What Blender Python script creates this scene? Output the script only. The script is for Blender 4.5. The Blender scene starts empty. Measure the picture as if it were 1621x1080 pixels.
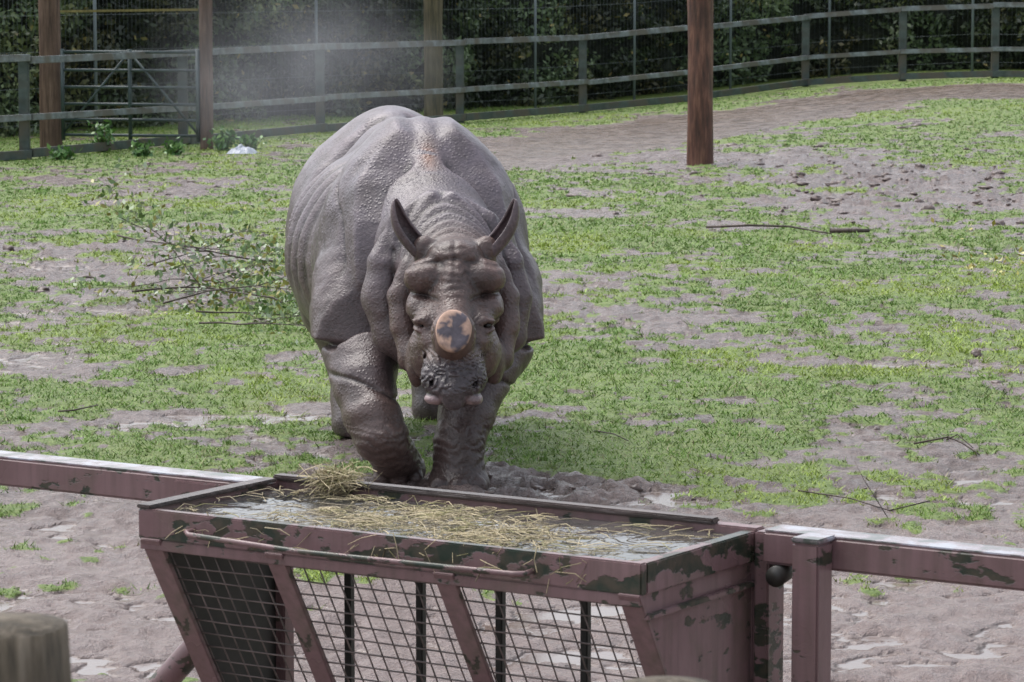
import bpy, bmesh, math, random, time
import numpy as np
from mathutils import Vector, Matrix
T0=time.time()
rng=np.random.default_rng(7); random.seed(7)
scene=bpy.context.scene
COL=scene.collection

# ------------------------------------------------------------------ helpers
def lin(r,g,b):
    f=lambda c:(c/12.92 if c<=.04045 else ((c+.055)/1.055)**2.4)
    return (f(r/255),f(g/255),f(b/255),1)
def link(o,parent=None):
    COL.objects.link(o)
    if parent: o.parent=parent
    return o
def empty(name,loc=(0,0,0),rz=0):
    e=bpy.data.objects.new(name,None); e.location=loc; e.rotation_euler=(0,0,rz); e.empty_display_size=.2
    COL.objects.link(e); return e
def np_mesh(name,V,F,mat=None,attrs=None,smooth=False,parent=None,colors=None):
    V=np.asarray(V,dtype=np.float32); F=np.asarray(F,dtype=np.int32)
    me=bpy.data.meshes.new(name); n,k=F.shape
    me.vertices.add(len(V)); me.vertices.foreach_set("co",V.ravel())
    me.loops.add(n*k); me.loops.foreach_set("vertex_index",F.ravel())
    me.polygons.add(n); me.polygons.foreach_set("loop_start",np.arange(0,n*k,k,dtype=np.int32))
    try: me.polygons.foreach_set("loop_total",np.full(n,k,dtype=np.int32))
    except Exception: pass
    me.update(calc_edges=True)
    if attrs:
        for an,av in attrs.items():
            a=me.attributes.new(an,'FLOAT','POINT'); a.data.foreach_set("value",np.asarray(av,dtype=np.float32))
    if colors is not None:
        a=me.attributes.new("col",'FLOAT_COLOR','POINT')
        c=np.ones((len(V),4),dtype=np.float32); c[:,:3]=colors
        a.data.foreach_set("color",c.ravel())
    if smooth: me.polygons.foreach_set("use_smooth",np.ones(n,dtype=bool))
    if mat: me.materials.append(mat)
    o=bpy.data.objects.new(name,me); return link(o,parent)
_tab=rng.random((512,512)).astype(np.float32)
def vn(x,y,s=0):
    x=np.asarray(x,dtype=np.float64)+s*17.31+100; y=np.asarray(y,dtype=np.float64)+s*9.77+100
    xi=np.floor(x).astype(int); yi=np.floor(y).astype(int); fx=x-xi; fy=y-yi
    fx=fx*fx*(3-2*fx); fy=fy*fy*(3-2*fy)
    a=_tab[xi%512,yi%512]; b=_tab[(xi+1)%512,yi%512]; c=_tab[xi%512,(yi+1)%512]; d=_tab[(xi+1)%512,(yi+1)%512]
    return a*(1-fx)*(1-fy)+b*fx*(1-fy)+c*(1-fx)*fy+d*fx*fy
def fbm(x,y,s=0,o=4):
    r=0;a=.5;t=0;cs,sn=.8,.6
    x=np.asarray(x,dtype=np.float64);y=np.asarray(y,dtype=np.float64)
    for i in range(o):
        r=r+a*vn(x*2**i,y*2**i,s+i*3); t+=a; a*=.5
        x,y=x*cs-y*sn,x*sn+y*cs
    return r/t
def ss(a,b,x):
    t=np.clip((x-a)/(b-a),0,1); return t*t*(3-2*t)
class NT:
    def __init__(s,name):
        s.m=bpy.data.materials.new(name); s.m.use_nodes=True; s.t=s.m.node_tree; s.n=s.t.nodes
        s.b=s.n["Principled BSDF"]
    def l(s,a,b): s.t.links.new(a,b)
    def coord(s): return s.n.new('ShaderNodeTexCoord').outputs['Object']
    def noise(s,scale,detail=4,rough=.55,vec=None,dist=0,stretch=None):
        n=s.n.new('ShaderNodeTexNoise'); n.inputs['Scale'].default_value=scale; n.inputs['Detail'].default_value=detail
        n.inputs['Roughness'].default_value=rough; n.inputs['Distortion'].default_value=dist
        v=vec or s.coord()
        if stretch:
            mp=s.n.new('ShaderNodeMapping'); mp.inputs['Scale'].default_value=stretch; s.l(v,mp.inputs['Vector']); v=mp.outputs[0]
        s.l(v,n.inputs['Vector']); return n.outputs['Fac']
    def ramp(s,fac,stops):
        r=s.n.new('ShaderNodeValToRGB'); e=r.color_ramp.elements
        while len(e)<len(stops): e.new(.5)
        for i,(p,c) in enumerate(stops):
            e[i].position=p; e[i].color=c if hasattr(c,'__len__') else (c,c,c,1)
        s.l(fac,r.inputs[0]); return r.outputs[0]
    def mix(s,f,a,b,mode='MIX'):
        m=s.n.new('ShaderNodeMix'); m.data_type='RGBA'; m.blend_type=mode
        if hasattr(f,'is_linked'): s.l(f,m.inputs[0])
        else: m.inputs[0].default_value=f
        for v,i in ((a,6),(b,7)):
            if hasattr(v,'is_linked'): s.l(v,m.inputs[i])
            else: m.inputs[i].default_value=v
        return m.outputs[2]
    def math(s,op,a,b=0,clamp=False):
        m=s.n.new('ShaderNodeMath'); m.operation=op; m.use_clamp=clamp
        for v,i in ((a,0),(b,1)):
            if hasattr(v,'is_linked'): s.l(v,m.inputs[i])
            else: m.inputs[i].default_value=v
        return m.outputs[0]
    def attr(s,name):
        a=s.n.new('ShaderNodeAttribute'); a.attribute_name=name; return a
    def bump(s,h,strength=.5,dist=.01,normal=None):
        b=s.n.new('ShaderNodeBump'); b.inputs['Strength'].default_value=strength; b.inputs['Distance'].default_value=dist
        s.l(h,b.inputs['Height'])
        return b.outputs[0]
    def set(s,k,v):
        if hasattr(v,'is_linked'): s.l(v,s.b.inputs[k])
        else: s.b.inputs[k].default_value=v
def wood(name,c1,c2,c3,rough=.75,stretch=(9,9,.8)):
    m=NT(name); f=m.noise(3,6,.65,stretch=stretch); g=m.noise(1.6,3)
    c=m.ramp(f,[(.3,c1),(.5,c2),(.72,c3)])
    m.set('Base Color',m.mix(m.ramp(g,[(.4,0),(.7,.6)]),c,c1)); m.set('Roughness',rough)
    m.set('Normal',m.bump(f,.8,.02)); return m.m
# ------------------------------------------------------------------ world / light / camera
w=bpy.data.worlds.new("World"); scene.world=w; w.use_nodes=True; nt=w.node_tree
bg=nt.nodes["Background"]; sky=nt.nodes.new('ShaderNodeTexSky'); sky.sky_type='NISHITA'; sky.sun_disc=False
EL=math.radians(60); AZ=math.radians(-50)
sky.sun_elevation=EL; sky.sun_rotation=AZ; sky.air_density=1.0; sky.dust_density=4.0; sky.ozone_density=1.0
hs=nt.nodes.new('ShaderNodeHueSaturation'); hs.inputs['Saturation'].default_value=.40; hs.inputs['Value'].default_value=1.85
nt.links.new(sky.outputs[0],hs.inputs['Color']); nt.links.new(hs.outputs[0],bg.inputs[0]); bg.inputs[1].default_value=.15
sd=bpy.data.lights.new("sun",'SUN'); sd.energy=1.3; sd.angle=math.radians(55); sd.color=(1,.98,.96)
so=link(bpy.data.objects.new("sun",sd)); 
dirv=Vector((math.sin(AZ)*math.cos(EL),math.cos(AZ)*math.cos(EL),math.sin(EL)))
so.rotation_euler=dirv.to_track_quat('Z','Y').to_euler(); so.location=(-10,20,20)
cd=bpy.data.cameras.new("camera"); cam=link(bpy.data.objects.new("camera",cd)); cd.sensor_width=36; cd.lens=116.6
cam.location=(0,0,2.5); cam.rotation_euler=(math.radians(90-6.34),0,0); cd.clip_end=2000; cd.clip_start=.1
cd.dof.use_dof=True; cd.dof.focus_distance=14.5; cd.dof.aperture_fstop=16
scene.camera=cam
scene.view_settings.view_transform='Standard'

# ------------------------------------------------------------------ ground
def rise(x,y): return .55*ss(0,10,x)*ss(30,60,y)
FL_=np.array([(-22,34),(-11,39),(-6.8,44),(-3,52),(1.25,58.8),(5.6,63.5),(9,62),(11.5,60.5),(22,52)],float)
def fencedist(x,y):
    d=np.full(np.shape(x),1e9); sgn=np.zeros(np.shape(x))
    for a,b in zip(FL_[:-1],FL_[1:]):
        ab=b-a; t=np.clip(((x-a[0])*ab[0]+(y-a[1])*ab[1])/(ab@ab),0,1)
        dx=x-a[0]-t*ab[0]; dy=y-a[1]-t*ab[1]; dd=np.hypot(dx,dy)
        s=np.sign(ab[0]*dy-ab[1]*dx); m=dd<d; d=np.where(m,dd,d); sgn=np.where(m,s,sgn)
    return d*sgn
def G(x,y,cx,cy,rx,ry): return np.exp(-((x-cx)/rx)**2-((y-cy)/ry)**2)
def track(x,y):
    fd=fencedist(x,y)+2.0*(fbm(x/1.5,y/1.8,17,3)-.5)
    return ss(-7.4,-6.3,fd)*(1-ss(-3.4,-2.4,fd))*ss(-1.5,0.3,x)
def churn(x,y): return np.clip(G(x,y,4.4,40,2.4,6)+.7*G(x,y,-4.3,29,1.6,3.2)+.6*G(x,y,-3.4,38.5,1.2,1.6)+.9*G(x,y,.1,15.9,1.3,.7)+.3*G(x,y,1.5,26,3,4),0,1)
def puddle_reg(x,y):
    return 1.15*G(x,y,-1.55,18.6,.85,.6)+.8*G(x,y,-3.1,21.4,.5,.9)+.5*G(x,y,-1.0,17.2,.5,.35)+.55*G(x,y,2.2,21.3,.9,.35)+.4*G(x,y,.62,11.9,.8,.5)+.3*G(x,y,-2.0,12.5,.9,1.3)+.35*G(x,y,1.9,12.2,.6,.7)+.5*G(x,y,3.0,30,1.0,.7)+.4*G(x,y,-3.0,24.5,.8,.5)+.4*G(x,y,4.0,24.5,.6,.5)
def gmask(x,y):
    fd=fencedist(x,y)
    v=.71+1.6*(fbm(x/1.3,y/1.7,1,3)-.5)+1.7*(fbm(x/.32,y/.40,5,3)-.5)+1.4*(fbm(x/.09,y/.12,6,2)-.5)
    yb=16.2-1.4*ss(0.2,2.2,x)+.6*(fbm(x/.5,y/.5,9,2)-.5)
    v=v-.80*(1-ss(yb-.5,yb+.7,y))
    v=v-.44*(G(x,y,-4.3,29,1.6,3.0)+G(x,y,-3.4,38.5,1.1,1.6)+.6*G(x,y,-2.2,27,1.0,2.5))
    v=v-.74*(G(x,y,4.4,40,2.3,5.5)+.6*G(x,y,5.3,33,1.2,3)+.5*G(x,y,1.8,45,1.3,3))-.10*G(x,y,1.5,25,2.0,2.5)
    v=v-.75*np.clip(puddle_reg(x,y),0,1)-.6*G(x,y,-.1,16.0,.75,.45)-.3*G(x,y,.5,15.8,.5,.5)-1.4*track(x,y)
    v=v+.38*G(x,y,-2.1,15.4,.35,.25)+.20*G(x,y,2.6,20.0,2.6,3.4)+.3*G(x,y,-1.3,16.9,.9,.3)+.3*G(x,y,7,48,2.5,5)+.12*G(x,y,1.5,32,2.5,5)+.12*G(x,y,-1.8,21,2,2)
    v=v+.25*G(x,y,-4,35,2.5,3)+.35*ss(-1.8,-.3,fd)
    return ss(.36,.70,v)
def heights(x,y):
    m=gmask(x,y); g=rise(x,y); near=1-ss(13.5,16.5,y)
    reg=puddle_reg(x,y); tk=track(x,y); chn=churn(x,y)
    rough=(1+1.6*chn+.15*near)*(1-.95*tk)
    hoof=np.abs(fbm(x/.24,y/.24,27,3)-.5)*2; far=1-.75*ss(35,55,y)
    h=(1-.65*m)*rough*(.045*(fbm(x/.45,y/.45,21,3)-.5)+far*.045*(fbm(x/.11,y/.11,31,4)-.5)+far*.03*(.28-hoof))+.012*m-.035*np.clip(reg,0,1)-.002*near
    lvl=-.0165-.012*np.clip(reg,0,1)
    wet=(1-ss(-.002,.006,h-lvl))*(1-tk)
    h2=np.maximum(h,lvl)
    return g+h2,m,wet
sr=np.linspace(7**-.5,72**-.5,1050); Yr=sr**-2
Yr=np.concatenate([[-60,-20,0,4,6],Yr,[76,82,95,130,220,500,1200]])
tc=np.linspace(-1,1,601)
hw=.18*np.clip(Yr,6,80)+.9
Xg=hw[:,None]*tc[None,:]
ext=np.array([1.15,1.5,2.5,6,30])
out=hw[:,None]*ext[None,:]; out[:,-1]=np.maximum(out[:,-1],900); out[:,-2]=np.maximum(out[:,-2],90)
Xg=np.concatenate([-out[:,::-1],Xg,out],axis=1); Yg=np.repeat(Yr[:,None],Xg.shape[1],axis=1)
Hh,Mm,Ww=heights(Xg,Yg); Tk=track(Xg,Yg); Cn=churn(Xg,Yg); Nr=1-ss(14.0,16.5,Yg)
nr,nc=Xg.shape; idx=np.arange(nr*nc).reshape(nr,nc)
F=np.stack([idx[:-1,:-1],idx[:-1,1:],idx[1:,1:],idx[1:,:-1]],-1).reshape(-1,4)
m=NT("ground_mud_grass")
gr=m.attr("grass").outputs['Fac']; wt=m.attr("wet").outputs['Fac']; tk=m.attr("track").outputs['Fac']; cn=m.attr("churn").outputs['Fac']; nrm_=m.attr("sandy").outputs['Fac']
n1=m.noise(1.6,5,.6); n2=m.noise(22,6,.7); n3=m.noise(90,3,.6); n4=m.noise(5,5,.65)
mud=m.ramp(n2,[(.30,(.068,.046,.040,1)),(.5,(.175,.129,.116,1)),(.68,(.29,.23,.215,1))])
mud=m.mix(m.ramp(n4,[(.38,.6),(.55,0)]),mud,(.070,.047,.038,1))
mud=m.mix(m.ramp(n1,[(.35,0),(.65,.4)]),mud,(.23,.175,.158,1))
mud=m.mix(m.math('MULTIPLY',nrm_,.55),mud,(.29,.225,.21,1))
mud=m.mix(m.math('MULTIPLY',cn,.6),mud,m.ramp(n2,[(.38,(.045,.028,.024,1)),(.6,(.16,.112,.10,1))]))
mud=m.mix(m.math('MULTIPLY',tk,.9),mud,m.ramp(n1,[(.35,(.095,.064,.045,1)),(.65,(.18,.128,.092,1))]))
grs=m.ramp(n2,[(.28,(.045,.075,.018,1)),(.5,(.125,.195,.034,1)),(.70,(.23,.31,.065,1))])
grs=m.mix(m.ramp(n1,[(.35,0),(.7,.45)]),grs,(.20,.24,.05,1))
gf=m.math('ADD',gr,m.math('MULTIPLY',m.math('SUBTRACT',n3,.5),1.0),True)
gf=m.math('ADD',gf,m.math('MULTIPLY',m.math('SUBTRACT',n2,.5),1.4),True)
gf=m.ramp(gf,[(.32,0),(.64,1)])
c=m.mix(gf,mud,grs); c=m.mix(m.math('MULTIPLY',wt,.85),c,(.15,.112,.095,1))
m.set('Base Color',c)
r=m.mix(gf,m.ramp(n4,[(.35,.12),(.65,.38)]),(.6,.6,.6,1)); r=m.mix(wt,r,(.07,.07,.07,1)); m.set('Roughness',r)
hgt=m.math('ADD',n2,m.math('MULTIPLY',n3,.35)); hgt=m.math('MULTIPLY',hgt,m.math('SUBTRACT',1,m.math('MULTIPLY',wt,.97))); hgt=m.math('MULTIPLY',hgt,m.math('SUBTRACT',1,m.math('MULTIPLY',tk,.8)))
m.set('Normal',m.bump(hgt,1.0,.032))
ground=np_mesh("ground",np.stack([Xg,Yg,Hh],-1).reshape(-1,3),F,m.m,{"grass":Mm.ravel(),"wet":Ww.ravel(),"track":Tk.ravel(),"churn":Cn.ravel(),"sandy":Nr.ravel()},smooth=True)
print("ground",time.time()-T0)

def blades(name,N,ymin,ymax,hmin,hmax,seed,thr=.5,mat=None):
    r=np.random.default_rng(seed)
    u=r.random(N); Y=ymin*(ymax/ymin)**u
    X=(r.random(N)*2-1)*(.175*Y+.7)
    h,mm,ww=heights(X,Y); clump=fbm(X/.09,Y/.09,41,2)
    keep=(mm*(.45+1.1*clump)>thr)&(ww<.3)
    X=X[keep];Y=Y[keep];h=h[keep];cl=clump[keep]; n=len(X)
    K=5
    X=np.repeat(X,K);Y=np.repeat(Y,K);h=np.repeat(h,K);cl=np.repeat(cl,K); n=n*K
    X=X+r.normal(0,.020,n);Y=Y+r.normal(0,.020,n)
    sc=np.clip(Y/18,.8,2.4)
    H=(hmin+(hmax-hmin)*r.random(n)**2.2)*(.4+1.1*cl)*np.clip(Y/18,.9,1.25)
    wd=.0040*sc*(.7+.6*r.random(n)); a=r.random(n)*2*np.pi
    lean=H*r.uniform(.4,1.8,n); b=r.random(n)*2*np.pi
    P=np.empty((n,3,3)); z=h-.004
    P[:,0]=np.stack([X-wd*np.cos(a),Y-wd*np.sin(a),z],-1); P[:,1]=np.stack([X+wd*np.cos(a),Y+wd*np.sin(a),z],-1)
    P[:,2]=np.stack([X+lean*np.cos(b),Y+lean*np.sin(b),z+H],-1)
    t=r.random(n)[:,None]; big=fbm(X/1.3,Y/1.8,51,3)[:,None]; pat=fbm(X/.3,Y/.3,55,2)[:,None]
    c=np.array([.095,.20,.032])*(1-t)+np.array([.225,.37,.072])*t
    c=c*(.58+.50*big+.42*pat); c=c+np.array([.15,.11,.01])*ss(.47,.72,big)
    dry=(r.random(n)<.08)[:,None]; c=np.where(dry,np.array([.32,.29,.16]),c)
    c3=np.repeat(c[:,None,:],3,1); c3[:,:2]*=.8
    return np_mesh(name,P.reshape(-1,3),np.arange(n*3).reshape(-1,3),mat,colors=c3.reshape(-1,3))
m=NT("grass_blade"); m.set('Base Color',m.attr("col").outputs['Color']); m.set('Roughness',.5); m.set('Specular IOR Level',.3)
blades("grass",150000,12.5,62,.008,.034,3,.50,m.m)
print("grass",time.time()-T0)

# mud clods
bm=bmesh.new(); bmesh.ops.create_icosphere(bm,subdivisions=2,radius=1); 
iv=np.array([v.co[:] for v in bm.verts]); iF=np.array([[v.index for v in f.verts] for f in bm.faces]); bm.free()
N=24000; Y=14.8*(58/14.8)**rng.random(N); X=(rng.random(N)*2-1)*(.17*Y+.5)
h,mm,ww=heights(X,Y); dens=.006+.40*G(X,Y,4.4,40,2.6,6)+.08*G(X,Y,-4,30,2,4)+.16*G(X,Y,.3,15.9,1.1,.5)+.15*G(X,Y,-3.4,38,1.3,2)
k=(mm<.6)&(ww<.4)&(rng.random(N)<dens)&(track(X,Y)<.3); X=X[k];Y=Y[k];h=h[k]; n=len(X)
sz=(.008+.026*rng.random(n)**3)*np.clip(Y/18,.8,1.9)
jit=1+.9*(rng.random((n,len(iv),1))-.5)*(.5+.5*rng.random((n,1,1)))
V=iv[None]*sz[:,None,None]*jit*np.stack([rng.uniform(.8,1.9,n),rng.uniform(.8,1.5,n),rng.uniform(.4,.9,n)],-1)[:,None,:]
aa=rng.random(n)*6.28; ca,sa=np.cos(aa)[:,None],np.sin(aa)[:,None]
V=np.stack([V[...,0]*ca-V[...,1]*sa,V[...,0]*sa+V[...,1]*ca,V[...,2]],-1)+np.stack([X,Y,h-.1*sz],-1)[:,None,:]
m=NT("clod_mud"); f=m.noise(30,4); m.set('Base Color',m.ramp(f,[(.3,(.05,.034,.03,1)),(.7,(.16,.115,.10,1))])); m.set('Roughness',.35); m.set('Normal',m.bump(f,.8,.01))
np_mesh("mud_clods",V.reshape(-1,3),(iF[None]+(np.arange(n)*len(iv))[:,None,None]).reshape(-1,3),m.m,smooth=False)

# ------------------------------------------------------------------ primitives
def box(name,parent,lo,hi,mat,bev=.004,rot=None,seg=2):
    bm=bmesh.new(); bmesh.ops.create_cube(bm,size=1)
    lo=Vector(lo);hi=Vector(hi);c=(lo+hi)/2;d=hi-lo
    for v in bm.verts: v.co=Vector((v.co.x*d.x,v.co.y*d.y,v.co.z*d.z))
    if bev: bmesh.ops.bevel(bm,geom=bm.edges[:],offset=min(bev,min(d)*.4),segments=seg,affect='EDGES')
    me=bpy.data.meshes.new(name); bm.to_mesh(me); bm.free(); me.materials.append(mat)
    o=bpy.data.objects.new(name,me); o.location=c
    if rot: o.rotation_euler=rot
    return link(o,parent)
def beam(name,parent,p0,p1,wx,wz,mat,bev=.004,up=(0,0,1)):
    p0=Vector(p0);p1=Vector(p1);d=p1-p0;L=d.length;y=d.normalized();u=Vector(up)
    x=y.cross(u); 
    if x.length<1e-4: x=Vector((1,0,0))
    x.normalize(); z=x.cross(y)
    o=box(name,None,(-wx/2,-L/2,-wz/2),(wx/2,L/2,wz/2),mat,bev)
    M=Matrix((x,y,z)).transposed().to_4x4(); M.translation=(p0+p1)/2; o.matrix_local=M
    if parent: o.parent=parent; o.matrix_local=M
    return o
def tubes(name,parent,chains,mat,sides=6,smooth=True):
    V=[];Fs=[]
    for ch in chains:
        pts=[Vector(p[:3]) for p in ch]; rs=[p[3] for p in ch]; base=len(V)
        for i,p in enumerate(pts):
            d=(pts[min(i+1,len(pts)-1)]-pts[max(i-1,0)]).normalized()
            a=d.cross(Vector((0,0,1))) if abs(d.z)<.9 else d.cross(Vector((1,0,0)))
            a.normalize(); b=d.cross(a)
            for s in range(sides):
                t=2*math.pi*s/sides; V.append(p+(a*math.cos(t)+b*math.sin(t))*rs[i])
        for i in range(len(pts)-1):
            for s in range(sides):
                s2=(s+1)%sides; Fs.append((base+i*sides+s,base+i*sides+s2,base+(i+1)*sides+s2,base+(i+1)*sides+s))
        Fs.append(tuple(base+s for s in range(sides))[::-1]); e=base+(len(pts)-1)*sides; Fs.append(tuple(e+s for s in range(sides)))
    me=bpy.data.meshes.new(name); me.from_pydata([v[:] for v in V],[],Fs); me.materials.append(mat)
    if smooth: me.polygons.foreach_set("use_smooth",[True]*len(me.polygons))
    return link(bpy.data.objects.new(name,me),parent)
def pole(name,x,y,r,h,mat,seed=0,lean=(0,0),z0=None):
    z0=float(rise(x,y)) if z0 is None else z0; V=[];Fs=[];S=24;R=int(h/.10)+2
    for i in range(R):
        t=i/(R-1); z=-.3+(h+.3)*t
        for s in range(S):
            a=2*math.pi*s/S; rad=r*(1.04-.10*t)*(1+.16*(float(vn(2+math.cos(a)*1.2,z*1.1+math.sin(a)*1.2,seed+3))-.5)+.012*math.sin(a*7+z))
            if i==R-1: rad*=.94
            V.append((x+lean[0]*z+rad*math.cos(a),y+lean[1]*z+rad*math.sin(a),z0+z))
    for i in range(R-1):
        for s in range(S): s2=(s+1)%S; Fs.append((i*S+s,i*S+s2,(i+1)*S+s2,(i+1)*S+s))
    V.append((x+lean[0]*h,y+lean[1]*h,z0+h+.01)); c=len(V)-1
    for s in range(S): Fs.append(((R-1)*S+s,(R-1)*S+(s+1)%S,c))
    me=bpy.data.meshes.new(name); me.from_pydata(V,[],Fs); me.materials.append(mat); me.polygons.foreach_set("use_smooth",[True]*len(me.polygons))
    return link(bpy.data.objects.new(name,me))

# ------------------------------------------------------------------ timber poles
red=wood("red_timber",(.028,.014,.010,1),(.115,.048,.032,1),(.26,.13,.085,1),.5,(7,7,.9))
brn=wood("brown_timber",(.05,.03,.022,1),(.14,.085,.06,1),(.24,.16,.12,1))
grnw=wood("mossy_timber",(.035,.035,.02,1),(.12,.10,.055,1),(.20,.165,.10,1))
pole("timber_pole",2.43,42.9,.170,4.6,red,1,(-.004,0))
pole("timber_pole",-6.6,47.5,.15,4.8,brn,2)
pole("timber_pole",-4.32,47.0,.092,4.8,brn,3)
pole("timber_pole",-1.34,56.7,.16,5.0,grnw,4)
# ------------------------------------------------------------------ back wooden fence
def railmat(nm,ca,cb,cc):
    gw=NT(nm); f=gw.noise(6,6,.7); g=gw.noise(2,3)
    gw.set('Base Color',gw.mix(gw.ramp(g,[(.45,0),(.6,1)]),gw.ramp(f,[(.35,ca),(.65,cb)]),cc)); gw.set('Roughness',.45); return gw.m
gw=railmat("weathered_rail_paint",(.07,.085,.085,1),(.27,.31,.33,1),(.12,.115,.10,1))
gpst=railmat("weathered_post_paint",(.03,.045,.042,1),(.09,.12,.115,1),(.09,.08,.065,1))
fence=empty("wooden_rail_fence")
posts=[(-10.5,39.4),(-8.6,41.6),(-6.54,44.55),(-4.78,48.26),(-3,52),(-.87,55.4),(1.25,58.8),(3.47,61.2),(5.6,63.5),(7.36,62.7),(9,62),(11.5,60.5),(14.5,58)]
zs_=[float(rise(*p)) for p in posts]
for i,(p,z) in enumerate(zip(posts,zs_)):
    box("post_%d"%i,fence,(p[0]-.07,p[1]-.06,z-.3),(p[0]+.07,p[1]+.06,z+1.38+random.uniform(-.02,.04)),gpst,.01)
for i in range(len(posts)-1):
    a,b=posts[i],posts[i+1]; d=Vector((b[0]-a[0],b[1]-a[1],0)).normalized(); nrm=Vector((d.y,-d.x,0))*.10
    for nm,hh,ht in (("top",1.35,.095),("mid",.56,.085),("low",.09,.12)):
        j=[random.uniform(-.02,.02) for _ in range(2)]
        beam("rail_%s_%d"%(nm,i),fence,(a[0]+nrm.x,a[1]+nrm.y,zs_[i]+hh+j[0]),(b[0]+nrm.x,b[1]+nrm.y,zs_[i+1]+hh+j[1]),.06,ht,gw if nm!="low" else gpst,.006)
# ------------------------------------------------------------------ field gate
gm=NT("dark_green_steel"); f=gm.noise(5,4); gm.set('Base Color',gm.ramp(f,[(.3,(.02,.035,.035,1)),(.7,(.055,.085,.085,1))])); gm.set('Roughness',.45)
gate=empty("field_gate")
ga,gb=Vector((-6.42,47.35,0)),Vector((-4.42,46.95,0))
def gp(t,z): p=ga.lerp(gb,t); return (p.x,p.y,z)
ch=[[gp(0,z)+(.022,),gp(1,z)+(.022,)] for z in (.2,.42,.64,.88,1.12,1.38)]
ch+=[[gp(t,.12)+(.03,),gp(t,1.42)+(.03,)] for t in (0.01,.99,.5)]
ch+=[[gp(0,.2)+(.018,),gp(.5,1.38)+(.018,)],[gp(1,.2)+(.018,),gp(.5,1.38)+(.018,)]]
tubes("gate_frame",gate,ch,gm.m,8)
beam("top_bar",gate,gp(0,1.95),gp(1,1.98),.03,.035,wood("yellow_bar",(.12,.10,.03,1),(.2,.17,.06,1),(.3,.25,.1,1)))
# ------------------------------------------------------------------ wire mesh fence in front of hedge
hp=np.array([(-20,40),(-13,43.5),(-8.5,50),(-4,57),(1.25,63.2),(5.6,67.8),(10,66.5),(20,60)],float)
def off(line,d):
    o=[]
    for i in range(len(line)):
        a=line[max(i-1,0)];b=line[min(i+1,len(line)-1)];t=(b-a)/np.linalg.norm(b-a); o.append(line[i]+np.array([-t[1],t[0]])*d)
    return np.array(o)
def along(line,s):
    seg=np.linalg.norm(np.diff(line,axis=0),axis=1); cs=np.concatenate([[0],np.cumsum(seg)])
    return np.stack([np.interp(s,cs,line[:,0]),np.interp(s,cs,line[:,1])],-1),cs[-1]
wf=off(hp,-.9); _,L=along(wf,np.array([0.]))
gal=NT("galvanised_steel"); gal.set('Base Color',(.13,.16,.17,1)); gal.set('Roughness',.5)
meshf=empty("wire_mesh_fence")
S_=np.arange(1.2,L,2.9); P_,_=along(wf,S_)
ch=[]
for p in P_: z=float(rise(*p)); ch.append([(p[0],p[1],z-.2,.030),(p[0],p[1],z+3.0,.030)])
tubes("posts",meshf,ch,gal.m,6)
ch=[]
for hh in np.arange(.2,3.0,.55): ch.append([(p[0],p[1],float(rise(*p))+hh,.003) for p in P_])
S2=np.arange(0,L,.10); P2,_=along(wf,S2)
for p in P2: z=float(rise(*p)); ch.append([(p[0],p[1],z,.0016),(p[0],p[1],z+2.9,.0016)])
tubes("wires",meshf,ch,gal.m,3)
# ------------------------------------------------------------------ hedge
m=NT("hedge_leaf"); a=m.attr("col").outputs['Color']; m.set('Base Color',a); m.set('Roughness',.45)
_,LH=along(hp,np.array([0.])); N=165000; r=np.random.default_rng(11)
s=r.random(N)*LH; P,_=along(hp,s); Pn,_=along(hp,np.minimum(s+.1,LH)); tn=Pn-P; tn/=np.maximum(np.linalg.norm(tn,axis=1),1e-6)[:,None]
nn=np.stack([tn[:,1],-tn[:,0]],-1)
z=r.random(N)*4.0
bul=(fbm(s/1.1,z/.9,61,3)-.5)*1.8
depth=bul-r.exponential(.25,N)
top=3.5+1.2*(fbm(s/1.5,s*0,71,3)-.5); keep=(z<top)
clump=fbm(s/.35,z/.3,81,3); keep&=clump>.38
s,z,P,nn,depth,clump,bul=[q[keep] for q in (s,z,P,nn,depth,clump,bul)]; n=len(s)
X=P[:,0]+nn[:,0]*depth; Yy=P[:,1]+nn[:,1]*depth; Z=rise(X,Yy)+z
c0=np.stack([X,Yy,Z],-1); sz=r.uniform(.035,.085,n)
u=r.normal(size=(n,3)); u/=np.linalg.norm(u,axis=1)[:,None]; v=np.cross(u,r.normal(size=(n,3))); v/=np.linalg.norm(v,axis=1)[:,None]
Q=np.stack([c0-u*sz[:,None],c0-v*sz[:,None]*.5,c0+u*sz[:,None],c0+v*sz[:,None]*.5],1)
t=r.random(n)[:,None]; zone=fbm(s/1.6,z/1.2,91,3)[:,None]
c=np.array([.030,.050,.026])*(1-t)+np.array([.12,.165,.08])*t
c=c*(.40+1.4*ss(.3,.7,zone)); c=c+np.array([.09,.055,.015])*ss(.50,.72,fbm(s/.8,z/.6,95,3))[:,None]*t
yl=(r.random(n)<.015)[:,None]; c=np.where(yl,np.array([.34,.28,.10]),c)
np_mesh("hedge",Q.reshape(-1,3),np.arange(n*4).reshape(-1,4),m.m,colors=np.repeat(c[:,None,:],4,1).reshape(-1,3))
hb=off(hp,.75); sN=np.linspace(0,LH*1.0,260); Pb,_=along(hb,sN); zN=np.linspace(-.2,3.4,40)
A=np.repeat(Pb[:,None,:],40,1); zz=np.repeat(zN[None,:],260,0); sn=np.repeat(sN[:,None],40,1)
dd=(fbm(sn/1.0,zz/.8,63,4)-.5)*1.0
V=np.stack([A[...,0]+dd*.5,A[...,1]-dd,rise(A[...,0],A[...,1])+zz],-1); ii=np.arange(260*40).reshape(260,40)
m=NT("hedge_inner"); f=m.noise(6,6,.7); m.set('Base Color',m.ramp(f,[(.35,(.018,.024,.018,1)),(.7,(.065,.075,.050,1))])); m.set('Roughness',.9); m.set('Normal',m.bump(f,1,.2))
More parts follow.
